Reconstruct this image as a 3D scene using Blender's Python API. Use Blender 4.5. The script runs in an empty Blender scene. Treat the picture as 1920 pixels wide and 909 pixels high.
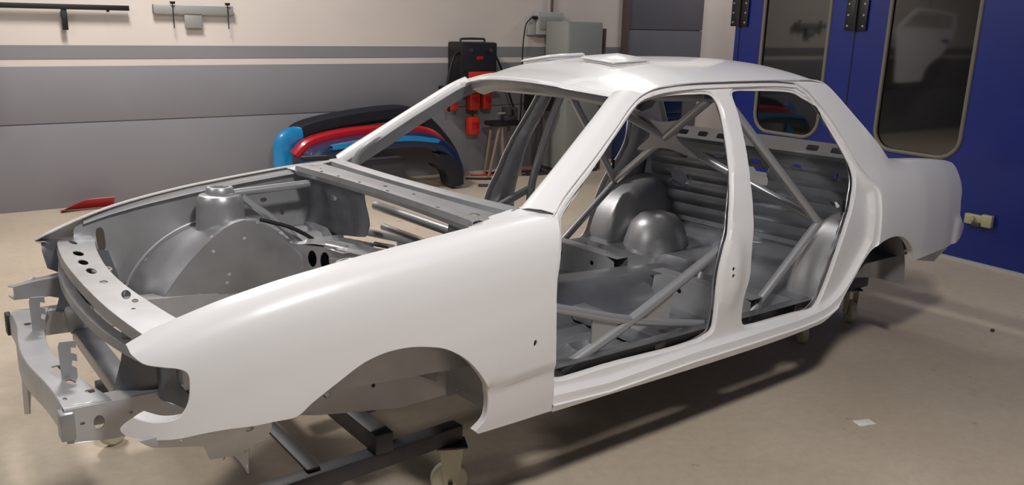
import bpy, bmesh, math, random
import numpy as np
from mathutils import Vector, Matrix
from mathutils.geometry import delaunay_2d_cdt
random.seed(4)
S = bpy.context.scene
COL = S.collection

# ------------------------------------------------------------------ camera
cd = bpy.data.cameras.new('camera'); cam = bpy.data.objects.new('camera', cd); COL.objects.link(cam)
cd.sensor_width = 36; cd.lens = 1559.32 * 36 / 1920; cd.clip_start = .05
RW = [[0.8340504, -0.5512072, 0.0230324], [0.1238311, 0.2277302, 0.9658182], [0.5376112, 0.8026889, -0.2581951]]
cam.matrix_world = Matrix(((RW[0][0], RW[1][0], -RW[2][0], -0.902), (RW[0][1], RW[1][1], -RW[2][1], -2.816),
                           (RW[0][2], RW[1][2], -RW[2][2], 1.658), (0, 0, 0, 1)))
S.camera = cam
# ------------------------------------------------------------------ world, lights, exposure
w = bpy.data.worlds.new('world'); S.world = w; w.use_nodes = True
w.node_tree.nodes['Background'].inputs[0].default_value = (.80, .82, .88, 1)
w.node_tree.nodes['Background'].inputs[1].default_value = .10
def area(name, loc, tgt, size, power, colr=(1, .965, .925), sy=None):
    l = bpy.data.lights.new(name, 'AREA'); l.energy = power; l.color = colr; l.size = size
    if sy: l.shape = 'RECTANGLE'; l.size_y = sy
    o = bpy.data.objects.new(name, l); COL.objects.link(o); o.location = loc
    o.rotation_euler = (Vector(tgt) - Vector(loc)).to_track_quat('-Z', 'Y').to_euler()
area('ceiling_lamp_key', (.1, -2.6, 3.9), (1.2, 0, 0), .38, 118)
area('ceiling_lamp_far', (.2, 3.1, 3.9), (.8, 3.4, 0), 1.0, 145, sy=.4)
area('ceiling_lamp_left', (-3.2, .6, 3.6), (-.5, .3, .5), 1.2, 48, sy=.5)
area('fill_light_aisle', (7.4, 3.9, 3.9), (8.2, 4.2, 0), .8, 45)  # added fill without a fixture, brightens the cream wall left of the booth
area('fill_light_back', (3.4, 2.0, 3.9), (3.0, .5, 0), .9, 22, sy=.5)  # extra unseen light added to lift the parcel shelf strip and soften shadows
S.view_settings.view_transform = 'Standard'; S.view_settings.look = 'None'
S.view_settings.gamma = 1; S.view_settings.use_curve_mapping = False
S.view_settings.exposure = -.10

# ------------------------------------------------------------------ materials
def s2l(c): return tuple((x / 255 / 12.92 if x / 255 <= .04045 else ((x / 255 + .055) / 1.055) ** 2.4) for x in c)
def mat(name, rgb, rough=.5, metal=0, coat=0, noise=0, nscale=5, bump=0, bscale=40, spec=.5, ior=None):
    m = bpy.data.materials.new(name); m.use_nodes = True
    nt = m.node_tree; b = nt.nodes['Principled BSDF']; c = s2l(rgb)
    b.inputs['Base Color'].default_value = (*c, 1); b.inputs['Roughness'].default_value = rough
    b.inputs['Metallic'].default_value = metal; b.inputs['Coat Weight'].default_value = coat
    b.inputs['Coat Roughness'].default_value = .08; b.inputs['Specular IOR Level'].default_value = spec
    if ior: b.inputs['IOR'].default_value = ior
    tc = nt.nodes.new('ShaderNodeTexCoord')
    if noise:
        n = nt.nodes.new('ShaderNodeTexNoise'); n.inputs['Scale'].default_value = nscale; n.inputs['Detail'].default_value = 6
        r = nt.nodes.new('ShaderNodeValToRGB')
        r.color_ramp.elements[0].position = .3; r.color_ramp.elements[1].position = .7
        r.color_ramp.elements[0].color = (*[x * (1 - noise) for x in c], 1)
        r.color_ramp.elements[1].color = (*[min(1, x * (1 + noise)) for x in c], 1)
        nt.links.new(tc.outputs['Object'], n.inputs['Vector']); nt.links.new(n.outputs['Fac'], r.inputs[0])
        nt.links.new(r.outputs[0], b.inputs['Base Color'])
    if bump:
        n2 = nt.nodes.new('ShaderNodeTexNoise'); n2.inputs['Scale'].default_value = bscale; n2.inputs['Detail'].default_value = 4
        bp_ = nt.nodes.new('ShaderNodeBump'); bp_.inputs['Strength'].default_value = bump; bp_.inputs['Distance'].default_value = .002
        nt.links.new(tc.outputs['Object'], n2.inputs['Vector']); nt.links.new(n2.outputs['Fac'], bp_.inputs['Height'])
        nt.links.new(bp_.outputs[0], b.inputs['Normal'])
    return m
WHITE = mat('white_car_paint', (233, 231, 232), .35, coat=.6)
SILVER = mat('silver_primer', (170, 170, 173), .38, metal=.55, noise=.10, nscale=9, bump=.15, bscale=25)
SILVER_L = mat('silver_primer_light', (192, 192, 194), .40, metal=.35, noise=.06, nscale=12)
SILVER_D = mat('silver_floor_primer', (124, 126, 131), .30, metal=.5, noise=.15, nscale=6, bump=.3, bscale=12)
TUBE = mat('silver_tube_paint', (178, 179, 182), .33, metal=.55)
DARK = mat('black_hole', (12, 12, 13), .7)
STEEL = mat('dark_painted_steel', (66, 62, 66), .5, metal=.3, noise=.15, nscale=14)
BLUE = mat('blue_booth_paint', (4, 30, 112), .38, noise=.10, nscale=1.5, coat=.15)
BLACKP = mat('black_paint', (16, 15, 17), .5)
CREAM = mat('cream_wall_paint', (212, 202, 194), .7, noise=.03, nscale=2)
GREYW = mat('grey_wall_paint', (132, 130, 135), .6, noise=.03, nscale=2)
GREYD = mat('grey_door_paint', (100, 99, 106), .6, noise=.03)
SEAM = mat('panel_joint', (74, 72, 78), .7)
GLASS = mat('dark_booth_glass', (9, 10, 11), .04, ior=1.75, spec=.6)
RUBBER = mat('window_gasket', (112, 108, 96), .6)
BRK = mat('bracket_grey_paint', (150, 150, 148), .5, metal=.2)
PLGREY = mat('grey_plastic', (168, 170, 166), .5)
RED = mat('red_bumper_paint', (178, 22, 34), .3, coat=.5)
CYAN = mat('cyan_bumper_paint', (12, 128, 186), .3, coat=.5)
NAVY = mat('dark_blue_bumper_paint', (14, 34, 74), .35, coat=.4)
BLKPL = mat('black_bumper_plastic', (20, 22, 32), .55)
ORANGE = mat('orange_red_plastic', (196, 48, 26), .45)
CASTER = mat('cream_caster_nylon', (196, 190, 168), .55)
CASTG = mat('worn_caster_tread', (120, 116, 106), .7)
BROWN = mat('brown_pipe', (92, 74, 66), .6)
WOOD = mat('worn_wood_leg', (132, 108, 92), .7)
PAPER = mat('white_paper', (236, 232, 222), .8)
FOIL = mat('galvanised_sheet', (158, 159, 154), .45, metal=.3, noise=.05, nscale=3)
YELL = mat('yellowed_latch_metal', (176, 172, 140), .5, metal=.3)

def speckle(name, src):
    m = src.copy(); m.name = name; nt = m.node_tree; b = nt.nodes['Principled BSDF']; lk_ = b.inputs['Base Color'].links[0].from_socket
    v = nt.nodes.new('ShaderNodeTexVoronoi'); v.inputs['Scale'].default_value = 17; tc = nt.nodes.new('ShaderNodeTexCoord'); nt.links.new(tc.outputs['Object'], v.inputs['Vector'])
    r = nt.nodes.new('ShaderNodeValToRGB'); r.color_ramp.elements[0].position = .10; r.color_ramp.elements[0].color = (1, 1, 1, 1); r.color_ramp.elements[1].position = .13; r.color_ramp.elements[1].color = (0, 0, 0, 1)
    nt.links.new(v.outputs['Distance'], r.inputs[0]); sp = nt.nodes.new('ShaderNodeSeparateColor'); nt.links.new(v.outputs['Color'], sp.inputs[0])
    g = nt.nodes.new('ShaderNodeMath'); g.operation = 'GREATER_THAN'; g.inputs[1].default_value = .62; nt.links.new(sp.outputs[0], g.inputs[0])
    mu = nt.nodes.new('ShaderNodeMath'); mu.operation = 'MULTIPLY'; nt.links.new(r.outputs[0], mu.inputs[0]); nt.links.new(g.outputs[0], mu.inputs[1])
    x = nt.nodes.new('ShaderNodeMix'); x.data_type = 'RGBA'; nt.links.new(mu.outputs[0], x.inputs[0]); nt.links.new(lk_, x.inputs[6]); x.inputs[7].default_value = (.8, .8, .8, 1)
    nt.links.new(x.outputs[2], b.inputs['Base Color']); return m
SPECK = speckle('silver_primer_with_white_specks', SILVER)
def floor_material():
    m = bpy.data.materials.new('concrete_floor'); m.use_nodes = True; nt = m.node_tree
    b = nt.nodes['Principled BSDF']; b.inputs['Roughness'].default_value = .55; b.inputs['Specular IOR Level'].default_value = .35
    tc = nt.nodes.new('ShaderNodeTexCoord')
    def ns(sc, det=6, ro=.6):
        n = nt.nodes.new('ShaderNodeTexNoise'); n.inputs['Scale'].default_value = sc; n.inputs['Detail'].default_value = det
        n.inputs['Roughness'].default_value = ro; nt.links.new(tc.outputs['Object'], n.inputs['Vector']); return n.outputs['Fac']
    def ramp(f, p0, c0, p1, c1):
        r = nt.nodes.new('ShaderNodeValToRGB'); nt.links.new(f, r.inputs[0])
        r.color_ramp.elements[0].position = p0; r.color_ramp.elements[0].color = (*c0, 1)
        r.color_ramp.elements[1].position = p1; r.color_ramp.elements[1].color = (*c1, 1); return r.outputs[0]
    def mix(a, c, mode='MULTIPLY'):
        x = nt.nodes.new('ShaderNodeMix'); x.data_type = 'RGBA'; x.blend_type = mode; x.inputs[0].default_value = 1
        nt.links.new(a, x.inputs[6]); nt.links.new(c, x.inputs[7]); return x.outputs[2]
    base = ramp(ns(.7), .3, s2l((184, 168, 148)), .7, s2l((204, 190, 172)))
    fine = ramp(ns(22, 8, .7), .25, (.86, .85, .84), .6, (1, 1, 1))
    spots = ramp(ns(7, 3), .26, (.66, .63, .6), .33, (1, 1, 1))
    nt.links.new(mix(mix(base, fine), spots), b.inputs['Base Color'])
    r = ramp(ns(3), .3, (.4, .4, .4), .7, (.65, .65, .65)); nt.links.new(r, b.inputs['Roughness'])
    return m
FLOOR = floor_material()

# ------------------------------------------------------------------ helpers
def link(name, me, m, parent=None, smooth=True, ang=35, loc=None):
    o = bpy.data.objects.new(name, me); COL.objects.link(o)
    if m: me.materials.append(m)
    if parent: o.parent = parent
    if loc: o.location = loc
    if smooth:
        me.polygons.foreach_set('use_smooth', [True] * len(me.polygons))
        me.set_sharp_from_angle(angle=math.radians(ang))
    return o
def from_bm(name, bm, m, parent=None, smooth=True, ang=35, loc=None):
    me = bpy.data.meshes.new(name); bm.to_mesh(me); bm.free()
    return link(name, me, m, parent, smooth, ang, loc)
def solid(o, th, off=0, ang=35):
    """give a sheet its thickness: front and back skins plus a rim, with crisp rim edges"""
    me = o.data; n = len(me.vertices)
    co = np.empty(n * 3); me.vertices.foreach_get('co', co); co = co.reshape(-1, 3)
    no = np.empty(n * 3); me.vertex_normals.foreach_get('vector', no); no = no.reshape(-1, 3)
    F = [tuple(p.vertices) for p in me.polygons]; cnt = {}
    for f in F:
        for a, b in zip(f, f[1:] + f[:1]): cnt[(a, b)] = 1
    R = [(a, b) for a, b in cnt if (b, a) not in cnt]
    V = np.vstack([co + no * th * (.5 + off / 2), co - no * th * (.5 - off / 2)])
    faces = F + [tuple(i + n for i in f[::-1]) for f in F] + [(b, a, a + n, b + n) for a, b in R]
    m2 = bpy.data.meshes.new(me.name); m2.from_pydata([tuple(v) for v in V], [], faces)
    for m in me.materials: m2.materials.append(m)
    m2.update(); m2.polygons.foreach_set('use_smooth', [True] * len(m2.polygons)); m2.set_sharp_from_angle(angle=math.radians(ang))
    o.data = m2; bpy.data.meshes.remove(me); m2.name = o.name.split('.')[0]; return o
def tag(o, label=None, cat=None, group=None, kind=None):
    if label: o['label'] = label
    if cat: o['category'] = cat
    if group: o['group'] = group
    if kind: o['kind'] = kind
    return o
def thing(name, label, cat, loc=(0, 0, 0), rz=0, group=None):
    o = bpy.data.objects.new(name, None); COL.objects.link(o); o.location = loc; o.rotation_euler = (0, 0, rz)
    o.empty_display_size = .1
    return tag(o, label, cat, group)
def cr(pts, n=6, closed=False):
    """Catmull-Rom through points; a point with a trailing 's' string is a sharp corner."""
    P = [tuple(p[:-1]) if isinstance(p[-1], str) else tuple(p) for p in pts]
    sh = [isinstance(p[-1], str) for p in pts]; N = len(P); out = []
    rng = range(N if closed else N - 1)
    for i in rng:
        j = (i + 1) % N
        p1 = np.array(P[i]); p2 = np.array(P[j])
        p0 = np.array(P[i - 1]) if (closed or i > 0) and not sh[i] else p1 * 2 - p2
        k = (i + 2) % N
        p3 = np.array(P[k]) if (closed or i + 2 < N) and not sh[j] else p2 * 2 - p1
        t1 = (p2 - p0) * .5; t2 = (p3 - p1) * .5; L = np.linalg.norm(p2 - p1)
        for t in (t1, t2):
            l = np.linalg.norm(t)
            if l > L * 1.2: t *= L * 1.2 / l
        for q in range(n):
            t = q / n
            out.append(tuple((2*t**3-3*t*t+1)*p1 + (t**3-2*t*t+t)*t1 + (-2*t**3+3*t*t)*p2 + (t**3-t*t)*t2))
    if not closed: out.append(P[-1])
    return out
def resample(poly, d, closed=True):
    P = np.array(poly, float); 
    if closed: P = np.vstack([P, P[:1]])
    out = []
    for a, b in zip(P[:-1], P[1:]):
        n = max(1, int(math.ceil(np.linalg.norm(b - a) / d)))
        for q in range(n): out.append(a + (b - a) * q / n)
    if not closed: out.append(P[-1])
    return np.array(out)
def inside(pts, poly):
    x, y = pts[:, 0], pts[:, 1]; r = np.zeros(len(pts), bool); n = len(poly); j = n - 1
    for i in range(n):
        xi, yi = poly[i]; xj, yj = poly[j]
        c = ((yi > y) != (yj > y)) & (x < (xj - xi) * (y - yi) / ((yj - yi) or 1e-12) + xi)
        r ^= c; j = i
    return r
def dist(pts, poly, closed=True):
    P = np.array(poly, float); Q = np.roll(P, -1, 0)
    if not closed: P, Q = P[:-1], Q[:-1]
    best = np.full(len(pts), 1e9)
    for a, b in zip(P, Q):
        ab = b - a; L = ab @ ab or 1e-12
        t = np.clip(((pts - a) @ ab) / L, 0, 1)
        best = np.minimum(best, np.hypot(*(pts - a - t[:, None] * ab).T))
    return best
def sheet(name, outline, holes, mp, m, parent=None, step=.02, th=.003, off=0, extra=(), ang=35, ratio=1.0, lines=()):
    """2-D outline with holes, filled with a fine mesh and mapped to 3-D by mp(array Nx2)->Nx3."""
    loops = [resample(outline, step)] + [resample(h, min(step, .02)) for h in holes]
    V = []; E = []
    for L in loops:
        b = len(V); V += [tuple(p) for p in L]; E += [(b + i, b + (i + 1) % len(L)) for i in range(len(L))]
    LL = [resample(l, step, closed=cl) for l, cl in lines]
    for L, (l, cl) in zip(LL, lines):
        b = len(V); n_ = len(L); V += [tuple(p) for p in L]; E += [(b + i, b + (i + 1) % n_) for i in range(n_ if cl else n_ - 1)]
    B = np.array(loops[0]); mn, mx = B.min(0), B.max(0)
    gx, gy = np.meshgrid(np.arange(mn[0], mx[0], step), np.arange(mn[1], mx[1], step * ratio))
    G = np.stack([gx.ravel(), gy.ravel()], 1)
    if len(extra):
        ex = np.array(extra, float); key = dist(G, ex, False) if len(ex) < 4 else None
        G = np.vstack([ex, G[np.array([True] * len(G))]])
    keep = inside(G, loops[0])
    for h in loops[1:]: keep &= ~inside(G, h)
    G = G[keep]
    d = np.full(len(G), 1e9)
    for L in loops + LL: d = np.minimum(d, dist(G, L))
    G = G[d > step * .3 if not len(extra) else d > .002]
    V += [tuple(p) for p in G]
    r = delaunay_2d_cdt([Vector(v) for v in V], E, [], 0, 1e-6)
    vs = np.array([tuple(v) for v in r[0]]); fs = np.array([f for f in r[2]])
    c = vs[fs].mean(1); k = inside(c, loops[0])
    for h in loops[1:]: k &= ~inside(c, h)
    fs = fs[k]; P3 = np.asarray(mp(vs))
    me = bpy.data.meshes.new(name); me.from_pydata([tuple(p) for p in P3], [], [tuple(int(i) for i in f) for f in fs]); me.update()
    bm = bmesh.new(); bm.from_mesh(me)
    bmesh.ops.delete(bm, geom=[v for v in bm.verts if not v.link_faces], context='VERTS')
    bm.to_mesh(me); bm.free()
    o = link(name, me, m, parent, ang=ang)
    if th: solid(o, th, off, ang)
    return o
def grid_mesh(rows, closed_u=False, closed_v=False):
    bm = bmesh.new(); R = [[bm.verts.new(tuple(p)) for p in r] for r in rows]; n = len(rows[0])
    for i in range(len(R) if closed_u else len(R) - 1):
        a, b = R[i], R[(i + 1) % len(R)]
        for j in range(n if closed_v else n - 1):
            k = (j + 1) % n
            try: bm.faces.new((a[j], a[k], b[k], b[j]))
            except ValueError: pass
    return bm
def even(poly, n):
    P = np.array(poly, float); L = np.r_[0, np.cumsum(np.linalg.norm(np.diff(P, axis=0), axis=1))]
    t = np.linspace(0, L[-1], n); return np.stack([np.interp(t, L, P[:, k]) for k in range(P.shape[1])], 1)
def loft(name, curves, m, parent=None, n=40, th=.003, ang=40, off=0):
    o = from_bm(name, grid_mesh([even(c, n) for c in curves]), m, parent, ang=ang)
    if th: solid(o, th, off, ang)
    return o
def tube_bm(bm, pts, r, seg=14, cap=True):
    P = [Vector(p) for p in pts]; rings = []; up = Vector((0, 0, 1)); prev = None
    for i, p in enumerate(P):
        d = ((P[min(i + 1, len(P) - 1)] - P[max(i - 1, 0)])).normalized()
        if prev is None:
            a = d.cross(up) if abs(d.dot(up)) < .95 else d.cross(Vector((1, 0, 0)))
        else: a = prev - d * prev.dot(d)
        a.normalize(); prev = a; b = d.cross(a)
        rr = r[i] if isinstance(r, (list, tuple)) else r
        rings.append([bm.verts.new(p + (a * math.cos(q * 2 * math.pi / seg) + b * math.sin(q * 2 * math.pi / seg)) * rr) for q in range(seg)])
    for A, B in zip(rings[:-1], rings[1:]):
        for j in range(seg): bm.faces.new((A[j], A[(j + 1) % seg], B[(j + 1) % seg], B[j]))
    if cap: bm.faces.new(rings[0][::-1]); bm.faces.new(rings[-1])
def tube(name, pts, r, m, parent=None, n=6, seg=16):
    bm = bmesh.new(); tube_bm(bm, cr([tuple(p) for p in pts], n) if len(pts) > 2 else pts, r, seg)
    bmesh.ops.recalc_face_normals(bm, faces=bm.faces); return from_bm(name, bm, m, parent)
def box_bm(bm, c, s, bev=0, rot=None):
    g = bmesh.ops.create_cube(bm, size=1)['verts']
    bmesh.ops.scale(bm, vec=s, verts=g)
    if rot is not None: bmesh.ops.rotate(bm, matrix=rot, verts=g)
    bmesh.ops.translate(bm, vec=c, verts=g)
    if bev:
        es = list({e for v in g for e in v.link_edges})
        bmesh.ops.bevel(bm, geom=es, offset=bev, segments=2, affect='EDGES', profile=.5)
def box(name, c, s, m, parent=None, bev=.003, rot=None):
    bm = bmesh.new(); box_bm(bm, c, s, bev, rot); return from_bm(name, bm, m, parent)
def lathe(name, prof, m, parent=None, loc=(0, 0, 0), axis='z', seg=40, rot=None):
    rows = []
    for r, h in prof:
        rows.append([(r * math.cos(a), r * math.sin(a), h) for a in [q * 2 * math.pi / seg for q in range(seg)]])
    bm = grid_mesh(rows, closed_v=True)
    bmesh.ops.remove_doubles(bm, verts=bm.verts, dist=1e-6)
    R = {'z': Matrix(), 'y': Matrix.Rotation(-math.pi / 2, 4, 'X'), 'x': Matrix.Rotation(math.pi / 2, 4, 'Y')}[axis]
    if rot is not None: R = rot.to_4x4() @ R
    bmesh.ops.transform(bm, matrix=Matrix.Translation(loc) @ R, verts=bm.verts)
    bmesh.ops.recalc_face_normals(bm, faces=bm.faces)
    return from_bm(name, bm, m, parent)
def ring_hole(name, c, rx, ry, parent, normal='z', m=None, lip=.004, depth=.004):
    """a pressed oval opening: dark recess"""
    pass
def oval(cx, cy, rx, ry, ang=0, n=14, p=2.0):
    out = []
    for q in range(n):
        a = q * 2 * math.pi / n; c, s = math.cos(a), math.sin(a)
        x = rx * math.copysign(abs(c) ** (2 / p), c); y = ry * math.copysign(abs(s) ** (2 / p), s)
        out.append((cx + x * math.cos(ang) - y * math.sin(ang), cy + x * math.sin(ang) + y * math.cos(ang)))
    return out
def itp(x, X, Y): return np.interp(x, X, Y)

# ================================================================== THE ROOM
WX, WY = 5.204, 5.161
def quad(name, pts, m, th=None, kind='structure'):
    bm = bmesh.new(); bm.faces.new([bm.verts.new(p) for p in pts]); o = from_bm(name, bm, m, smooth=False)
    if kind: o['kind'] = kind
    return o
floor = box('floor', (1.5, 0, -.05), (17, 14, .1), FLOOR, bev=0); floor['kind'] = 'structure'
def wallbox(name, x0, x1, y0, y1, z0, z1, m, bev=0, parent=None):
    o = box(name, ((x0+x1)/2, (y0+y1)/2, (z0+z1)/2), (x1-x0, y1-y0, z1-z0), m, parent, bev)
    if parent is None: o['kind'] = 'structure'
    return o
# left wall: sandwich panels below, plaster above
wallbox('wall_left', -7, 10, WY + .004, WY + .2, 0, 4.2, CREAM)
wallbox('trim_1', -7, 5.99, WY - .004, WY + .004, 1.262, 1.370, GREYW)
wallbox('trim_2', -7, 5.99, WY - .004, WY + .004, .731, 1.199, GREYW, .003)
wallbox('trim_3', -7, 5.99, WY - .004, WY + .004, 0, .722, GREYW, .003)
wallbox('trim_4', -7, 5.99, WY - .001, WY + .004, .722, .731, SEAM)
# grey sectional door beside the booth
dr = wallbox('door_1', 6.05, 7.32, WY - .03, WY + .004, 0, 1.575, GREYD, .004)
wallbox('door_panel', 6.05, 7.32, WY - .03, WY + .004, 1.585, 2.9, GREYD, .004, parent=dr)
wallbox('trim_5', 5.97, 6.05, WY - .05, WY + .004, 0, 3, BROWN, .004)
# far end wall and booth
wallbox('wall_back', 9.6, 9.8, -6, 5.3, 0, 4.2, CREAM)
BY = 2.675
def booth():
    # front skin with two door windows cut out
    wins = [(1.668, 2.352, .735, 2.35, .16), (.436, 1.128, .735, 2.35, .16)]
    def rrect(y0, y1, z0, z1, r):
        o = []
        for cy, cz, a0 in ((y1 - r, z1 - r, 0), (y0 + r, z1 - r, 90), (y0 + r, z0 + r, 180), (y1 - r, z0 + r, 270)):
            o += [(cy + r * math.cos(math.radians(a0 + k * 15)), cz + r * math.sin(math.radians(a0 + k * 15))) for k in range(7)]
        return o
    hol = [rrect(*v) for v in wins]
    out = [(BY, .0), (BY, 3.3), (-5, 3.3), (-5, .0)]
    o = sheet('wall_right', out, hol, lambda v: np.stack([np.full(len(v), WX), v[:, 0], v[:, 1]], 1), BLUE, step=.5, th=.05)
    o.location = (.03, 0, 0); o['kind'] = 'structure'
    wallbox('trim_6', WX + .06, 9.6, BY - .05, BY, 0, 3.3, BLUE)
    for k, (v, h) in enumerate(zip(wins, hol)):
        g = sheet('window_%d' % (k + 1), rrect(v[0] - .02, v[1] + .02, v[2] - .02, v[3] + .02, .18), [],
                  lambda q: np.stack([np.full(len(q), WX + .02), q[:, 0], q[:, 1]], 1), GLASS, step=.3, th=.008)
        g['kind'] = 'structure'
        P = [(WX + .004, a, b) for a, b in h] + [(WX + .004, *h[0])]
        bm = bmesh.new(); tube_bm(bm, P, .016, 8, cap=False); from_bm('window_gasket', bm, RUBBER, g)
    # leaf joints
    for y in (2.62, 1.42): wallbox('trim_%d' % (7 + int(y * 2)), WX + .001, WX + .006, y - .004, y + .004, 0.02, 3.3, BLACKP)
    wallbox('baseboard_right', WX - .02, WX + .004, -5, BY, 0, .022, PLGREY)
booth()
def hinge(y, z, label):
    t = bpy.data.objects.new('booth_hinge', None); COL.objects.link(t); wr = bpy.data.objects['wall_right']; t.parent = wr; t.location = (WX - wr.location.x, y, z); t['label'] = label
    box('hinge_plate', (-.008, .055, 0), (.014, .085, .24), BLACKP, t); box('hinge_plate', (-.008, -.055, 0), (.014, .085, .24), BLACKP, t)
    tube('hinge_pin', [(-.02, 0, -.125), (-.02, 0, .125)], .014, BLACKP, t)
    for a in (-1, 1):
        for k in (-1, 0, 1):
            lathe('bolt', [(0, .006), (.008, .006), (.010, 0)], FOIL, t, (-.015, a * .07, k * .085), 'x', 8, rot=Matrix.Rotation(math.pi, 3, 'Z'))
hinge(2.625, 1.77, 'black six-bolt hinge at the outer left edge of the blue booth door')
hinge(1.415, 1.76, 'black six-bolt hinge between the two dark windows of the blue booth')
la = thing('door_latch', 'small yellowed metal latch on the blue booth wall near the floor', 'latch', (WX, .20, .335))
box('latch_body', (-.02, .02, 0), (.035, .15, .075), YELL, la, .006); box('latch_keeper', (-.022, -.065, .005), (.04, .075, .09), YELL, la, .006)
box('latch_lever', (-.045, .0, -.03), (.02, .06, .03), STEEL, la, .004); lathe('knob', [(0, .02), (.016, .02), (.016, 0), (0, 0)], YELL, la, (-.04, .03, .01), 'x', 14, rot=Matrix.Rotation(math.pi, 3, 'Z'))

# ================================================================== THE CAR SHELL
MT = Matrix(((0.9971419, -0.0712860, 0.0250253, 0), (0.0707774, 0.9972783, 0.0206529, 0), (-0.0264294, -0.0188227, 0.9994735, 0.1150466), (0, 0, 0, 1)))
car = bpy.data.objects.new('car_body_shell', None); COL.objects.link(car); car.matrix_world = MT
tag(car, 'bare white sedan body shell without doors or bonnet, silver inside, on a wheeled dolly', 'car body')
ZB = [.20, .27, .30, .40, .50, .62, .70, .78, .86, .93, .98, 1.10, 1.22, 1.33, 1.40]
WB = [.795, .812, .825, .835, .842, .845, .842, .832, .810, .775, .745, .685, .622, .560, .50]
XT = [-.80, -.70, -.55, -.40, -.20, .1, 2.6, 3.0, 3.3, 3.5, 3.6]; WT = [.845, .885, .925, .955, .982, 1, 1, .98, .945, .91, .88]
def W(x, z): return itp(z, ZB, WB) * itp(x, XT, WT)
# ---- front fenders
ZTX = [-.75, -.68, -.60, -.52, -.44, -.30, -.10, .10, .30, .45, .60]; ZTZ = [.690, .720, .752, .779, .803, .834, .867, .892, .915, .928, .940]
DD = [0, .001, .004, .013, .038, .085, .15, .30, .40, .50, .60, .68]; DY = [.715, .738, .760, .785, .812, .830, .840, .845, .843, .836, .826, .812]
FTX = [-.80, -.73, -.70, -.65, -.55, -.40, -.20, .1, .6]; FTV = [.86, .885, .90, .915, .94, .965, .985, 1, 1]
AR = np.r_[0, np.cumsum(np.hypot(np.diff(DD), np.diff(DY)))]
def zt(x): return itp(x, ZTX, ZTZ)
def xz2a(x, z): return float(itp(max(0, zt(x) - z), DD, AR))
def fmap(s):
    def f(v):
        x, a = v[:, 0], v[:, 1]
        ys = itp(a, AR, DY); ds = itp(a, AR, DD)
        # smooth the section table with a small average
        ys = sum(itp(a + k, AR, DY) for k in (-.012, 0, .012)) / 3; ds = sum(itp(np.maximum(a + k, 0), AR, DD) for k in (-.012, 0, .012)) / 3
        ys = np.where(a < .012, itp(a, AR, DY), ys); ds = np.where(a < .012, itp(a, AR, DD), ds)
        zz = sum(zt(x + k) for k in (-.05, -.025, 0, .025, .05)) / 5
        z = zz - ds; y = ys * itp(x, FTX, FTV)
        y = y - .010 * np.clip((.436 + .02 * (x - .3) - z) / .012, 0, 1) * np.clip((x - .2) / .05, 0, 1)
        y = y - .02 * np.clip((-.62 - x) / .10, 0, 1) ** 1.5
        return np.stack([x, s * y, z], 1)
    return f
arch = [(-.383, .489, 's'), (-.322, .490), (-.276, .521), (-.201, .566), (-.127, .605), (-.064, .621), (.002, .624), (.067, .615), (.137, .594), (.211, .545), (.268, .481),
        (.301, .424), (.312, .366), (.306, .316), (.270, .283, 's')]
low = [(.284, .270, 's'), (.427, .268), (.601, .268, 's'), (.596, .286), (.567, .513), (.556, .70), (.556, .80), (.585, .90), (.606, .938, 's')]
hd = [(-.690, .714, 's'), (-.687, .700), (-.666, .682), (-.630, .674), (-.598, .668), (-.579, .653), (-.578, .62), (-.584, .58), (-.600, .552), (-.619, .540), (-.663, .538), (-.703, .553, 's'),
      (-.725, .532), (-.731, .518), (-.714, .503), (-.63, .490), (-.531, .494), (-.427, .489)]
prof = cr(arch, 5) + cr(low, 5)
top = [(x, zt(x)) for x in np.linspace(.59, -.68, 26)]
fo = [(x, xz2a(x, z)) for x, z in prof + top[:-1] + cr(hd, 4)]
for s in (-1, 1):
    holes = [[(a, xz2a(a, b)) for a, b in oval(.476, .545, .007, .012)]]
    o = sheet('front_fender', fo, holes, fmap(s), WHITE, car, step=.02, th=.005, extra=[(x, .003) for x in np.arange(-.6, .55, .02)])
    # rolled arch lip and headlight return flange
    L = fmap(s)(np.array([(x, xz2a(x, z)) for x, z in cr(arch[1:], 5)]))
    L2 = L.copy(); L2[:, 1] -= s * .022; L3 = L2.copy(); L3[:, 1] -= s * .004; L3[:, 0] += 0; 
    loft('wheel_arch_lip', [L, L2], WHITE, car, 60, .003)
    H = fmap(s)(np.array([(x, xz2a(x, z)) for x, z in cr(hd[1:12], 5)]))
    H2 = H + np.array([.012, 0, 0]); H2[:, 1] -= s * .012; H3 = H2 + np.array([.018, 0, 0]); H3[:, 1] -= s * .012
    loft('headlight_flange', [H, H2, H3], WHITE, car, 60, .003)
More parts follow.
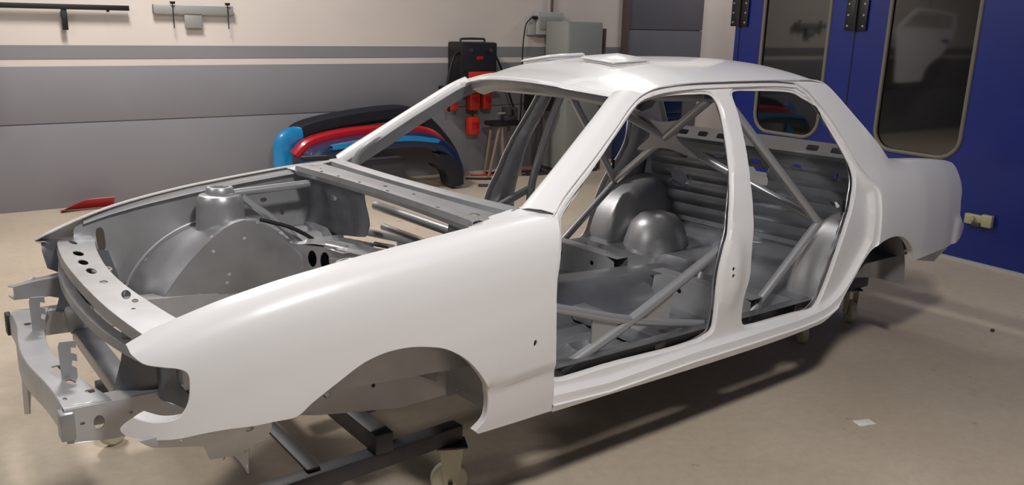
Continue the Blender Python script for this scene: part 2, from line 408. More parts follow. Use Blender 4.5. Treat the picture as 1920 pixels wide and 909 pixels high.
# ---- body sides
H1 = cr([(.60, .385, 's'), (0.630, 0.372), (0.678, 0.368), (0.908, 0.372), (1.193, 0.366), (1.345, 0.370), (1.405, 0.382), (1.437, 0.397), (1.441, 0.453), (1.435, 0.609), (1.459, 0.713), (1.495, 0.793), (1.524, 0.893), (1.554, 0.993), (1.584, 1.092), (1.609, 1.193), (1.615, 1.265), (1.584, 1.300), (1.488, 1.303), (1.329, 1.298), (1.201, 1.280), (1.133, 1.256), (1.037, 1.199), (0.904, 1.104), (0.799, 1.032), (0.706, 0.961), (0.645, 0.914), (0.622, 0.840), (0.605, 0.700)], 4, True)
H2 = cr([(1.660, 0.372), (1.632, 0.400), (1.624, 0.495), (1.646, 0.579), (1.645, 0.691), (1.663, 0.818), (1.681, 0.978), (1.710, 1.103), (1.728, 1.227), (1.730, 1.299), (1.765, 1.314), (1.836, 1.315), (2.061, 1.312), (2.165, 1.303), (2.215, 1.283), (2.289, 1.244), (2.356, 1.127), (2.407, 1.009), (2.420, 0.930), (2.389, 0.842), (2.327, 0.742), (2.270, 0.626), (2.226, 0.510), (2.187, 0.416), (2.132, 0.369), (1.978, 0.370)], 4, True)
G_ = [(.600, .942), (.668, .993), (.828, 1.093), (.969, 1.184), (1.086, 1.262), (1.179, 1.308), (1.293, 1.333), (1.493, 1.348), (1.769, 1.355), (2.033, 1.358), (2.185, 1.351)]
Drear = [(2.250, 1.318), (2.337, 1.219), (2.408, 1.102), (2.462, .990), (2.515, .925), (2.556, .870), (2.552, .788), (2.540, .637)]
D = cr(G_, 4) + cr(Drear, 4) + cr([(2.50, .58), (2.37, .42), (2.29, .36), (2.20, .325), (2.0, .305), (1.3, .295), (.50, .295), (.50, .6)], 2)
back = [(2.30, 1.362, 's'), (2.36, 1.358), (2.415, 1.344), (2.478, 1.285), (2.552, 1.205), (2.666, 1.088), (2.745, .998, 's'), (2.80, .985), (2.90, .974), (3.20, .960), (3.40, .945), (3.448, .936), (3.478, .905), (3.497, .85), (3.512, .80),
        (3.490, .74), (3.495, .66), (3.507, .625), (3.575, .60), (3.575, .56), (3.53, .53), (3.40, .505), (3.2, .50), (2.965, .495, 's')]
rarch = [(2.929, .495), (2.900, .55), (2.830, .605), (2.741, .640), (2.63, .645), (2.53, .62), (2.45, .556), (2.370, .455), (2.30, .37), (2.22, .322, 's')]
bot = [(2.161, .300), (1.9, .280), (1.63, .272), (1.3, .268), (.60, .268, 's')]
outl = cr([(.59, .268, 's'), (.59, .36, 's'), (.53, .40, 's'), (.53, .90, 's')] + G_ , 4)[:-1] + cr([G_[-1], (2.24, 1.36)] + back, 4)[:-1] + cr([back[-1]] + rarch, 4)[:-1] + cr([rarch[-1]] + bot, 3)
def smap(s, inner=0.0):
    Dl = np.array(D)
    def f(v):
        x, z = v[:, 0], v[:, 1]
        ins = inside(v, Dl); d = np.where(ins, dist(v, Dl), 0)
        up = np.clip((z - .85) / .15, 0, 1)
        rec_lo = itp(d, [.0008, .0045, .014, .034, .048, .058, .10], [0, .008, .012, .016, .036, .042, .046])
        rec_up = itp(d, [.0008, .004, .010, .014, .022, .027, .034], [0, .020, .020, .003, .004, .015, .016])
        rec = rec_lo * (1 - up) + rec_up * up
        e = np.minimum(dist(v, H1), dist(v, H2))
        rec = rec + itp(e, [0, .007, .014], [.009, .008, 0]) * ins
        # pressed pillar foot
        rec = rec - .018 * np.exp(-((x - 1.53) / .05) ** 2) * np.clip((z - .45) / .1, 0, 1) * np.clip((.80 - z) / .15, 0, 1)
        ww = sum(W(x, z + k) for k in (-.02, -.01, 0, .01, .02)) / 5
        # shoulder rounding along the boot deck
        sh = np.clip((x - 2.7) / .2, 0, 1) * itp(z, [.86, .92, .955, .98], [0, .0, .006, .03])
        y = ww - rec - sh
        y = y - .012 * np.clip((.66 - z) / .03, 0, 1) * np.clip((x - 3.42) / .03, 0, 1) * -1
        return np.stack([x, s * y, z], 1)
    return f
def offs(poly, ds, sgn=1):
    P = resample(poly, .012); T = np.roll(P, -1, 0) - np.roll(P, 1, 0); T /= np.maximum(np.linalg.norm(T, axis=1), 1e-9)[:, None]
    N = np.stack([-T[:, 1], T[:, 0]], 1) * sgn; out = []
    for d in ds: out += list(P + N * d)
    return out
def oline(poly, d):
    P = resample(poly, .02); T = np.roll(P, -1, 0) - np.roll(P, 1, 0); T /= np.maximum(np.linalg.norm(T, axis=1), 1e-9)[:, None]
    Q = P + np.stack([-T[:, 1], T[:, 0]], 1) * d
    ok = dist(Q, P) > abs(d) * .93
    return [tuple(q) for q, k in zip(Q, ok) if k]
RL = (.0008, .0045, .010, .014, .022, .027, .034, .048, .058)
A_ = lambda L: .5 * sum(L[i - 1][0] * L[i][1] - L[i][0] * L[i - 1][1] for i in range(len(L)))
sg = 1 if A_(D) > 0 else -1
sx = [(oline(D, sg * d), True) for d in RL] + [(oline(Hh, (-1 if A_(Hh) > 0 else 1) * d), True) for Hh in (H1, H2) for d in (.007, .014)]
bolts = [oval(1.505, .641, .006, .008), oval(1.507, .613, .006, .008), oval(2.367, .82, .006, .008), oval(2.353, .793, .006, .008)]
for s in (-1, 1):
    sheet('side_panel', outl, [H1, H2] + bolts, smap(s), WHITE, car, step=.022, th=.004, lines=sx, ang=42)
    for bx, bz in ((1.506, .627), (2.360, .806)): box('striker_plate', (bx, s * (W(bx, bz) - .075), bz), (.018, .004, .05), DARK, car, 0)
    # rear arch lip
    L = smap(s)(np.array(cr(rarch, 4))); L2 = L.copy(); L2[:, 1] -= s * .03
    loft('wheel_arch_lip', [L, L2], WHITE, car, 50, .003)
    # inner side structure in silver, same openings
    def imap(v, s=s):
        x, z = v[:, 0], v[:, 1]
        ed = np.minimum(dist(v, H1), dist(v, H2)); ww = sum(W(x, z + k) for k in (-.02, 0, .02)) / 3
        y = ww - itp(z, [.85, 1.0], [.070, .030]) - itp(ed, [0, .012, .03, .06], [0, .004, .03, .035]); return np.stack([x, s * y, z], 1)
    io = cr([(.60, .30, 's'), (.60, .90, 's')] , 1)[:-1] + [(p[0] + .012, p[1] - .016) for p in cr(G_, 3)] + cr([(2.23, 1.32), (2.40, 1.30), (2.60, 1.10), (2.73, .97, 's'), (2.66, .70), (2.50, .56), (2.33, .38), (2.2, .31, 's')], 3)
    ih = [oval(1.50, .50, .02, .055, .1), oval(1.62, 1.02, .008, .014), oval(1.60, .80, .012, .02), oval(2.52, .75, .018, .03), oval(2.56, .90, .012, .02)]
    sheet('inner_side_panel', io, [oline(Hh, (-1 if A_(Hh) > 0 else 1) * .018) for Hh in (H1, H2)] + ih, imap, SILVER, car, step=.03, th=.003, ang=40)
    # sill inner box
    loft('inner_sill', [[(.6, s * .745, .385), (2.2, s * .745, .385)], [(.6, s * .70, .385), (2.2, s * .70, .385)], [(.6, s * .67, .36), (2.2, s * .67, .36)], [(.6, s * .66, .29), (2.2, s * .66, .29)]], SILVER_D, car, 3, .003)
    # deck side: top flange running inward beside the boot opening
    ck = cr([(2.745, .998), (2.80, .985), (2.90, .974), (3.20, .960), (3.40, .945), (3.448, .936), (3.478, .905)], 5)
    A3 = smap(s)(np.array(ck)); B3 = A3.copy(); B3[:, 1] -= s * .03; B3[:, 2] += .006; C3 = A3.copy(); C3[:, 1] -= s * .10; C3[:, 2] += .004; D3 = C3.copy(); D3[:, 1] -= s * .004; D3[:, 2] -= .03
    loft('rear_deck_flange', [A3, B3, C3, D3], WHITE, car, 40, .003)
    # A pillar face
    g3 = [(x, s * W(x, z), z) for x, z in cr(G_[:6], 5)]
    ws = cr([(.535, s * .668, .945), (.70, s * .622, 1.052), (.83, s * .585, 1.140), (.97, s * .540, 1.230), (1.06, s * .508, 1.287), (1.112, s * .488, 1.311)], 6)
    ge, we = even(g3, 40), even(ws, 40)
    m1 = [a * .62 + b * .38 + np.array([-.010, s * .012, .010]) for a, b in zip(ge, we)]
    m2 = [a * .25 + b * .75 + np.array([-.008, s * .008, .009]) for a, b in zip(ge, we)]
    w2 = [p + np.array([.006, -s * .010, -.004]) for p in we]; w3 = [p + np.array([.018, -s * .010, -.020]) for p in we]
    loft('windscreen_pillar', [g3, m1, m2, ws, w2, w3], WHITE, car, 40, .003, 55)
    loft('inner_pillar', [w3, [p + np.array([.055, s * .022, -.036]) for p in w3]], SILVER, car, 30, .003)
    # cowl corner and fender-to-pillar filler
    loft('cowl_corner', [[(.31, s * .722, .912), (.42, s * .728, .925), (.50, s * .73, .930), (.60, s * .75, .936)], [(.335, s * .66, .905), (.42, s * .655, .928), (.50, s * .65, .940), (.56, s * .662, .952)]], WHITE, car, 8, .003)
# ---- roof
def roof_rail(x): return itp(x, [1.02, 1.1, 1.179, 1.293, 1.493, 1.769, 2.033, 2.175, 2.30, 2.40, 2.46], [1.265, 1.285, 1.310, 1.334, 1.349, 1.356, 1.361, 1.362, 1.362, 1.347, 1.325])
rows = []
vv = np.sin(np.linspace(-math.pi / 2, math.pi / 2, 41)); vv = np.linspace(-1, 1, 49)
for i in range(49):
    t = i / 48; row = []
    for v in vv:
        a = abs(v)
        xf = 1.005 + .155 * a ** 2.6; xr = 2.445 - .045 * a ** 2; x = xf + (xr - xf) * t
        zr = roof_rail(max(x, 1.17) if a > .5 else max(x, 1.179))
        yh = .548 - .004 * 0
        cz = .084 * (1 - a ** 2.3)
        # front lip falls to the header, rear falls to the back glass
        fz = -.050 * (1 - t) ** 7 * (1 - a ** 3) - .010 * (1 - t) ** 8 * a ** 3
        rz_ = -.035 * t ** 9 * (1 - a ** 3)
        row.append((x, v * yh, zr + cz + fz + rz_))
    rows.append(row)
rf = from_bm('roof_panel', grid_mesh(rows), WHITE, car, ang=60); solid(rf, .003)
# header lip and header rail underneath
front = [rows[0][k] for k in range(49)]
def shift(P, dx, dz, sc=1.0): return [(p[0] + dx, p[1] * sc, p[2] + dz) for p in P]
loft('windscreen_header', [front, shift(front, -.012, -.006), shift(front, -.014, -.014), shift(front, .006, -.018)], WHITE, car, 60, .002, 50)
loft('header_rail', [shift(front, .006, -.018, .985), shift(front, .016, -.040, .97), shift(front, .075, -.060, .95), shift(front, .13, -.045, .95), shift(front, .15, -.02, .95)], SILVER, car, 60, .003)
rear = [rows[-1][k] for k in range(49)]
loft('rear_window_header', [rear, shift(rear, .012, -.014), shift(rear, .0, -.03, .96), shift(rear, -.08, -.05, .93), shift(rear, -.12, -.02, .93)], WHITE, car, 60, .003, 50)
loft('roof_bow', [[(1.62, y, 1.395 - .09 * abs(y / .5) ** 2.3) for y in np.linspace(-.5, .5, 20)], [(1.62, y, 1.37 - .09 * abs(y / .5) ** 2.3) for y in np.linspace(-.5, .5, 20)], [(1.70, y, 1.37 - .09 * abs(y / .5) ** 2.3) for y in np.linspace(-.5, .5, 20)], [(1.70, y, 1.395 - .09 * abs(y / .5) ** 2.3) for y in np.linspace(-.5, .5, 20)]], SILVER, car, 20, .002)
for s in (-1, 1):   # roof corner skins between roof edge and gutter, C-pillar inner return
    e1 = [r[0 if s < 0 else -1] for r in rows]
    e2 = [(x, s * W(x, z), z) for x, z in even(cr(G_[5:] + [(2.24, 1.36), (2.30, 1.362), (2.36, 1.358), (2.40, 1.348)], 4), 49)]
    mid = [((a[0] + b[0]) / 2, (a[1] + b[1]) / 2 + s * .004, max(a[2], b[2]) + .001) for a, b in zip(e1, e2)]
    loft('roof_side_skin', [e1, mid, e2], WHITE, car, 49, .003, 60)
    cb = cr(back[1:7], 5); A3 = smap(s)(np.array(cb)); B3 = A3.copy(); B3[:, 1] -= s * .045; B3[:, 0] += .006; B3[:, 2] += .006; C3 = B3.copy(); C3[:, 0] -= .012; C3[:, 1] -= s * .02; C3[:, 2] -= .016
    loft('rear_pillar_return', [A3, B3, C3], WHITE, car, 30, .003, 50)
# roof vents: two raised flaps
def vent(name, pts, m=WHITE):
    bm = bmesh.new(); lo = [bm.verts.new(p) for p in pts[:4]]; hi = [bm.verts.new(p) for p in pts[4:]]
    bm.faces.new(lo[::-1]); bm.faces.new(hi)
    for i in range(4): bm.faces.new((lo[i], lo[(i + 1) % 4], hi[(i + 1) % 4], hi[i]))
    bmesh.ops.bevel(bm, geom=bm.edges[:], offset=.005, segments=3, affect='EDGES'); bmesh.ops.recalc_face_normals(bm, faces=bm.faces)
    return from_bm(name, bm, m, car, ang=50)
def rz(x, y): # roof height
    v = abs(y) / .548; return float(roof_rail(x)) + .084 * (1 - v ** 2.3)
for cx, cy in ((1.42, -.17), (1.42, .24)):
    L, Wd = .115, .105; b = [(cx - L, cy - Wd), (cx + L, cy - Wd), (cx + L, cy + Wd), (cx - L, cy + Wd)]
    vent('roof_vent_flap', [(x, y, rz(x, y) + .008) for x, y in b] + [(x + .01 * (1 if x < cx else -1), y + .01 * (1 if y < cy else -1), rz(x, y) + .020) for x, y in b])
    vent('roof_vent_base', [(x * .9 + cx * .1, y * .9 + cy * .1, rz(x, y) - .004) for x, y in b] + [(x * .9 + cx * .1, y * .9 + cy * .1, rz(x, y) + .009) for x, y in b])

box('rubber_corner_seal', (.455, .735, .945), (.13, .035, .022), DARK, car, .006)
# ---- cowl (scuttle) panel
CP = [(.345, .885), (.335, .905), (.340, .925), (.372, .930), (.378, .922), (.455, .930), (.462, .912), (.492, .914), (.498, .938), (.535, .948), (.545, .940)]
CS = np.r_[0, np.cumsum(np.hypot(*np.diff(np.array(CP), axis=0).T))]
def cmap_(v):
    y, a = v[:, 0], v[:, 1]; x = itp(a, CS, [p[0] for p in CP]); z = itp(a, CS, [p[1] for p in CP])
    bow = (1 - (y / .66) ** 2); tt = a / CS[-1]
    return np.stack([x - .045 * bow * tt + .022 * bow * (1 - tt), y, z + .004 * bow], 1)
ch = [oval(y, .095, .012, .006) for y in (-.58,)] + [oval(y, .052, .011, .007) for y in (-.45, -.1, .12, .3, .45)] + [oval(-.60, .11, .022, .014), oval(-.5, .075, .02, .008), oval(.0, .12, .014, .008), oval(-.2, .125, .012, .006), oval(.55, .1, .012, .008), oval(.2, .09, .02, .008)]
CL = float(CS[-1])
sheet('cowl_panel', [(-.68, .0), (.68, .0), (.665, CL), (-.665, CL)], ch, cmap_, SILVER, car, step=.014, th=.003, ang=30, lines=[([(-.66, a), (.66, a)], False) for a in CS[1:-1]])
# ---- inner front wings / wheel housings / strut towers
def dome(s):
    rows = []
    for i in range(33):       # along x (angle)
        a = math.radians(180 - i * 180 / 32); X = .415 * math.cos(a); Z = .30 + .415 * math.sin(a)
        bul = math.exp(-(X / .16) ** 2); row = []
        for j in range(13):
            t = j / 12
            yy = .705 - t * (.705 - .435 + .035 * bul)
            lift = .05 * math.exp(-(X / .15) ** 2) * math.sin(t * math.pi * .5) ** 2
            dr_ = -.10 * (t ** 3) * (1 - math.exp(-(X / .30) ** 2))
            row.append((X * (1 - .05 * t), s * yy, Z + lift + dr_))
        rows.append(row)
    o = from_bm('wheel_housing', grid_mesh(rows), SPECK, car, ang=50); solid(o, .003)
    # inner wall under the dome edge
    edge = [r[-1] for r in rows]
    lower = [(p[0], s * (.425 + .0 * abs(p[0])), .44) for p in edge]
    mid = [((a[0] + b[0]) / 2, a[1] + s * -.006, (a[2] + b[2]) / 2) for a, b in zip(edge, lower)]
    sel = [k for k, p in enumerate(edge) if p[2] > .445]
    o = from_bm('housing_side_wall', grid_mesh([[edge[k] for k in sel], [mid[k] for k in sel], [lower[k] for k in sel]]), SPECK, car); solid(o, .003)
    # seam ridge
    tube('sealant_bead', [(.10, s * .50, .74), (.22, s * .45, .70), (.33, s * .43, .62), (.40, s * .43, .50), (.41, s * .43, .44)], .008, DARK, car, 5, 8)
    tube('housing_seam', [(x, s * .703, .30 + math.sqrt(max(0, .425 ** 2 - x * x))) for x in np.linspace(-.42, .42, 20)], .006, SILVER_L, car, 2, 8)
    lathe('strut_tower', [(.125, .655), (.112, .69), (.100, .715), (.097, .73), (.093, .82), (.090, .842), (.082, .856), (.060, .862), (.056, .866), (.054, .882), (.050, .888), (.038, .889), (.034, .884), (.033, .86), (.0, .858)], SILVER, car, (-.03, s * .585, -.015 if s > 0 else -.065))
    lathe('strut_bearing_hole', [(.033, .862), (.0, .863)], DARK, car, (-.03, s * .585, -.015 if s > 0 else -.065))
    # outer apron up to the fender edge
    ap = cr([(-.53, .50, 's'), (-.55, .60), (-.555, .72), (-.52, .76), (-.40, .80), (-.20, .835), (.05, .865), (.25, .89), (.40, .91, 's'), (.44, .80), (.44, .62, 's'), (.40, .45, 's')], 4)
    def am(v): 
        x, z = v[:, 0], v[:, 1]; y = .702 + .012 * np.clip((z - .7) / .1, 0, 1) - .11 * np.clip((-.35 - x) / .2, 0, 1) ** 2 * np.clip((.70 - z) / .15, 0, 1)
        return np.stack([x, s * y, z], 1)
    sheet('fender_apron', ap, [oval(-.463, .682, .016, .045, 0, 20, 3), oval(.2, .78, .015, .01), oval(.28, .72, .01, .014)], am, SILVER, car, step=.03)
    loft('apron_flange', [[(x, s * .716, zt(x) - .012) for x in np.linspace(-.52, .42, 20)], [(x, s * .700, zt(x) - .016) for x in np.linspace(-.52, .42, 20)], [(x, s * .690, zt(x) - .030) for x in np.linspace(-.52, .42, 20)]], SILVER_L, car, 20, .002)
    # chassis rail with oval holes seen from the side
    def rail(v): return np.stack([v[:, 0], np.full(len(v), s * .49), v[:, 1]], 1)
    rh = [oval(-.735, .452, .014, .020), oval(-.775, .458, .006, .005), oval(-.655, .46, .005, .005), oval(-.63, .44, .005, .005)]
    ro = [(-.815, .410), (-.70, .395), (-.50, .40), (0, .38), (.55, .34), (.55, .44), (0, .48), (-.50, .50), (-.815, .505)]
    sheet('chassis_rail', ro, rh, rail, SILVER_L, car, step=.04, th=.004)
    loft('chassis_rail', [[(-.815, s * .488, .505), (-.5, s * .488, .50), (.55, s * .488, .44)], [(-.815, s * .43, .505), (-.5, s * .42, .50), (.55, s * .42, .44)], [(-.815, s * .43, .42), (-.5, s * .42, .41), (.55, s * .42, .35)]], SILVER_L, car, 12, .004)
    sheet('wheelhouse_lower_panel', [(-.42, .44), (-.20, .44), (.385, .44), (.385, .255), (.20, .25), (-.10, .30), (-.42, .385)], [oval(-.069, .365, .013, .013), oval(-.03, .385, .005, .005), oval(.097, .356, .008, .008)], lambda v: np.stack([v[:, 0], s * .47 + 0 * v[:, 0], v[:, 1]], 1), SILVER, car, step=.04)
    sheet('wheelhouse_rear_panel', [(.32, .26), (.745, .26), (.745, .66), (.60, .68), (.47, .68), (.32, .60)], [oval(.586, .315, .010, .012)], lambda v: np.stack([.385 + .03 * np.clip((.36 - v[:, 1]) / .06, 0, 1), s * v[:, 0], v[:, 1]], 1), SILVER, car, step=.04)
    # under-headlight panel, nose side box, skirt
    sheet('front_skirt', [(-.70, .50), (-.667, .470), (-.54, .43), (-.519, .377), (-.455, .369), (-.366, .391), (-.357, .436), (-.37, .50)], [oval(-.60, .47, .004, .004), oval(-.42, .45, .012, .008)], lambda v: np.stack([v[:, 0], s * (.765 - .05 * np.clip((.49 - v[:, 1]) / .1, 0, 1)), v[:, 1]], 1), SILVER_L, car, step=.03)
    hp = sheet('headlight_panel', cr([(.40, .70, 's'), (.40, .50, 's'), (.56, .48), (.72, .49, 's'), (.735, .56), (.70, .68, 's'), (.6, .70)], 3), [oval(.62, .585, .055, .05, 0, 24, 3), oval(.46, .55, .02, .03)],
               lambda v: np.stack([-.56 - .03 * np.exp(-((v[:, 0] - .5) / .05) ** 2) + .10 * (v[:, 0] - .4), s * v[:, 0], v[:, 1]], 1), SILVER_D, car, step=.025)
    # vertical duct post between slam panel and rail
    loft('nose_side_post', [[(-.63, s * .36, .70), (-.635, s * .37, .60), (-.66, s * .40, .50)], [(-.645, s * .42, .70), (-.65, s * .42, .60), (-.68, s * .42, .50)], [(-.62, s * .47, .70), (-.61, s * .46, .60), (-.62, s * .46, .50)], [(-.55, s * .50, .70), (-.54, s * .48, .60), (-.54, s * .47, .50)], [(-.48, s * .50, .68), (-.46, s * .48, .60), (-.44, s * .48, .50)]], SILVER_D, car, 8, .003)
for s in (-1, 1): dome(s)
# ---- slam panel
slo = cr([(-.60, .70, 's'), (-.625, .62), (-.658, .33), (-.668, 0), (-.658, -.33), (-.625, -.62), (-.60, -.70, 's'), (-.50, -.71, 's'), (-.50, -.62), (-.530, -.45), (-.558, -.20), (-.566, 0), (-.558, .20), (-.530, .45), (-.50, .62), (-.50, .71, 's')], 4)
slh = [oval(-.580, .590, .010, .045, .1), oval(-.600, .382, .015, .045, .05), oval(-.612, .238, .014, .042), oval(-.614, .105, .014, .042), oval(-.610, -.048, .012, .018), oval(-.585, -.217, .013, .05, -.2), oval(-.578, -.29, .009, .018, -.2), oval(-.60, -.36, .006, .006)]
sheet('slam_panel', slo, slh, lambda v: np.stack([v[:, 0], v[:, 1], .700 + .012 * (1 - (v[:, 1] / .7) ** 2) + 0 * v[:, 0]], 1), SILVER, car, step=.02, th=.003)
fr = cr([(-.60, .70), (-.625, .62), (-.658, .33), (-.668, 0), (-.658, -.33), (-.625, -.62), (-.60, -.70)], 5)
fz = lambda y: .700 + .012 * (1 - (y / .7) ** 2)
loft('slam_panel_lip', [[(x, y, fz(y)) for x, y in fr], [(x - .004, y, fz(y) - .03) for x, y in fr], [(x + .02, y * .98, fz(y) - .034) for x, y in fr], [(x + .024, y * .97, fz(y) - .055) for x, y in fr]], SILVER, car, 60, .002)
loft('grille_rail', [[(x + .012, y * .86, .655 - .012 * (1 - (y / .7) ** 2)) for x, y in fr], [(x - .016, y * .86, .650 - .012 * (1 - (y / .7) ** 2)) for x, y in fr], [(x - .018, y * .86, .625 - .012 * (1 - (y / .7) ** 2)) for x, y in fr], [(x + .0, y * .86, .618 - .012 * (1 - (y / .7) ** 2)) for x, y in fr]], SILVER, car, 50, .003)
rr = cr([(-.50, -.71), (-.50, -.62), (-.530, -.45), (-.558, -.20), (-.566, 0), (-.558, .20), (-.530, .45), (-.50, .62), (-.50, .71)], 4)
loft('slam_panel_rear_lip', [[(x, y, fz(y)) for x, y in rr], [(x + .004, y, fz(y) - .02) for x, y in rr]], SILVER, car, 50, .002)
# far headlight shelf edge under the fender nose
for s in (-1, 1):
    if s > 0:
        loft('nose_bracket', [[(-.665, s * .72, .700), (-.60, s * .66, .705)], [(-.67, s * .68, .66), (-.60, s * .64, .66)], [(-.66, s * .66, .60), (-.58, s * .62, .56)]], SILVER_D, car, 6, .003)
        loft('nose_outrigger', [[(-.80, .60, .565), (-.72, .60, .58), (-.62, .58, .60)], [(-.79, .54, .575), (-.71, .53, .59), (-.60, .52, .60)], [(-.79, .54, .53), (-.71, .53, .53), (-.60, .52, .53)], [(-.80, .60, .53), (-.72, .60, .53), (-.62, .58, .53)]], SILVER, car, 10, .004)
# ---- bumper beam
bo = cr([(-.812, .47, 's'), (-.815, .3), (-.835, .12), (-.842, 0), (-.838, -.12), (-.820, -.3), (-.812, -.47, 's'), (-.700, -.49, 's'), (-.715, -.40), (-.75, -.22), (-.768, 0), (-.75, .22), (-.715, .40), (-.690, .47, 's')], 4)
bh = [oval(-.785, .30, .010, .012, 0, 12, 4), oval(-.775, -.17, .012, .022, .2, 12, 4), oval(-.765, -.30, .009, .020, .3, 12, 4), oval(-.735, -.40, .012, .014, 0, 12, 4), oval(-.80, -.42, .005, .012)]
sheet('bumper_beam', bo, bh, lambda v: np.stack([v[:, 0], v[:, 1], .505 + 0 * v[:, 0]], 1), SILVER, car, step=.02, th=.004)
bf = cr([(-.812, .47), (-.815, .3), (-.835, .12), (-.842, 0), (-.838, -.12), (-.820, -.3), (-.812, -.47)], 6)
loft('bumper_beam_face', [[(x, y, .505) for x, y in bf], [(x - .006, y, .49) for x, y in bf], [(x - .006, y, .43) for x, y in bf], [(x + .01, y, .415) for x, y in bf], [(x + .03, y, .412) for x, y in bf]], SILVER_L, car, 60, .004)
bi = cr([(-.700, -.47), (-.715, -.40), (-.75, -.22), (-.768, 0), (-.75, .22), (-.715, .40), (-.690, .47)], 5)
loft('bumper_beam_flange', [[(x, y, .505) for x, y in bi], [(x + .002, y, .48) for x, y in bi]], SILVER, car, 50, .004)
for s in (-1, 1):
    box('beam_end_cap', (-.812, s * .485, .462), (.035, .05, .075), STEEL if s > 0 else SILVER, car, .004)
    # hooked upright brackets on the beam
    def hook(v, y0=-.275 if s < 0 else .22): return np.stack([-.762 + v[:, 0] * .5, y0 + 0 * v[:, 0], .505 + v[:, 1]], 1)
    sheet('hook_bracket', [(-.04, 0), (.04, 0), (.04, .03), (.015, .04), (.02, .055), (.045, .05), (.045, .07), (.015, .078), (.02, .095), (.045, .09), (.045, .112), (-.035, .115), (-.045, .10)], [], hook, SILVER, car, step=.02, th=.005)
loft('tow_eye_plate', [[(-.80, .03, .50), (-.82, .06, .40), (-.83, .06, .31)], [(-.845, -.01, .50), (-.85, .0, .40), (-.85, .01, .31)], [(-.84, -.05, .50), (-.84, -.03, .40), (-.84, -.02, .32)]], SILVER_L, car, 6, .004)
# lower radiator crossmember
box('radiator_crossmember', (-.60, 0, .40), (.07, .86, .05), SILVER_D, car, .008)
# far mid panel visible through the nose
sheet('nose_inner_panel', [(-.655, .50), (-.44, .50), (-.46, .42), (-.64, .41)], [oval(-.55, .455, .012, .008, 0, 12, 4)], lambda v: np.stack([v[:, 0], 0 * v[:, 0] + .415, v[:, 1]], 1), SILVER_L, car, step=.04)
# ---- firewall, trays, braces
fw = cr([(.70, .905, 's'), (.17, .91, 's'), (.155, .84), (.12, .76), (.16, .70, 's'), (.40, .655), (.62, .625), (.70, .62, 's')], 4)
sheet('firewall', fw, [oval(.33, .72, .012, .02), oval(.52, .80, .02, .014)], lambda v: np.stack([.40 + .06 * np.exp(-((v[:, 0] - .42) / .16) ** 2) * np.clip((.90 - v[:, 1]) / .1, 0, 1) - .05 * np.clip((.7 - v[:, 1]) / .1, 0, 1), v[:, 0], v[:, 1]], 1), SILVER_D, car, step=.03)
sheet('firewall', cr([(-.70, .905, 's'), (-.46, .91, 's'), (-.44, .80), (-.44, .62, 's'), (-.70, .62, 's')], 3), [], lambda v: np.stack([.40 + 0 * v[:, 0], v[:, 0], v[:, 1]], 1), SILVER_D, car, step=.04)
FC = cr([(.225, .69), (.20, .565), (.25, .44), (.31, .333), (.345, .22), (.36, .10)], 6); FCL = np.r_[0, np.cumsum(np.hypot(*np.diff(np.array(FC), axis=0).T))]
for s in (1, -1):
    sheet('footwell_shelf', FC[:22] + [(.44, .30), (.44, .69)], [oval(.34, .60, .012, .02)], lambda v: np.stack([v[:, 0], s * v[:, 1], .64 + .010 * np.clip(np.sin(v[:, 1] * 48) * 2, -1, 1) * (v[:, 0] > .27) * (v[:, 1] > .42) - .02 * np.clip((.28 - v[:, 0]) / .06, 0, 1)], 1), SILVER_L, car, step=.015, th=.003, ang=50)
    L_ = float(FCL[-1])
    def ff(v, s=s): return np.stack([itp(v[:, 0], FCL, [p[0] for p in FC]) - .02 * np.clip((.52 - v[:, 1]) / .1, 0, 1), s * itp(v[:, 0], FCL, [p[1] for p in FC]), v[:, 1]], 1)
    sheet('footwell_front', [(0, .625), (.12, .625), (L_, .64), (L_, .42), (0, .42)], [oval(.32, .575, .022, .036), oval(.385, .57, .026, .042), oval(.50, .55, .008, .012)], ff, SILVER, car, step=.02)
    if s > 0: sheet('tunnel_bridge_panel', [(.31, .34), (.35, .12), (.40, -.06), (.50, -.04), (.55, .10), (.53, .16), (.56, .20), (.52, .30), (.47, .31), (.46, .40), (.36, .42)], [[(.475, .13), (.51, .12), (.515, .22), (.48, .24)]], lambda v: np.stack([v[:, 0], v[:, 1], .635 + .008 * np.clip(np.sin((v[:, 0] * .9 + v[:, 1] * .35) * 110) * 2, -1, 1)], 1), SILVER_L, car, step=.010, th=.003, ang=50)
    loft('tunnel_side', [[(.30, s * .28, .60), (.48, s * .09 + s * .03, .60), (.62, s * .13, .58), (.80, s * .15, .50)], [(.32, s * .29, .42), (.50, s * .16, .42), (.62, s * .16, .40), (.80, s * .17, .34)]], SILVER, car, 12, .003)
    lo = 0 if s > 0 else -.07
    tube('strut_brace', [(.02, s * .57, .845 + lo), (.16, s * .57, .852 + lo), (.36, s * .57, .862 + lo)], .017, TUBE, car, 4)
    tube('strut_brace', [(.05, s * .56, .83 + lo), (.20, s * .52, .70 + lo), (.27, s * .49, .62)], .016, TUBE, car, 4)
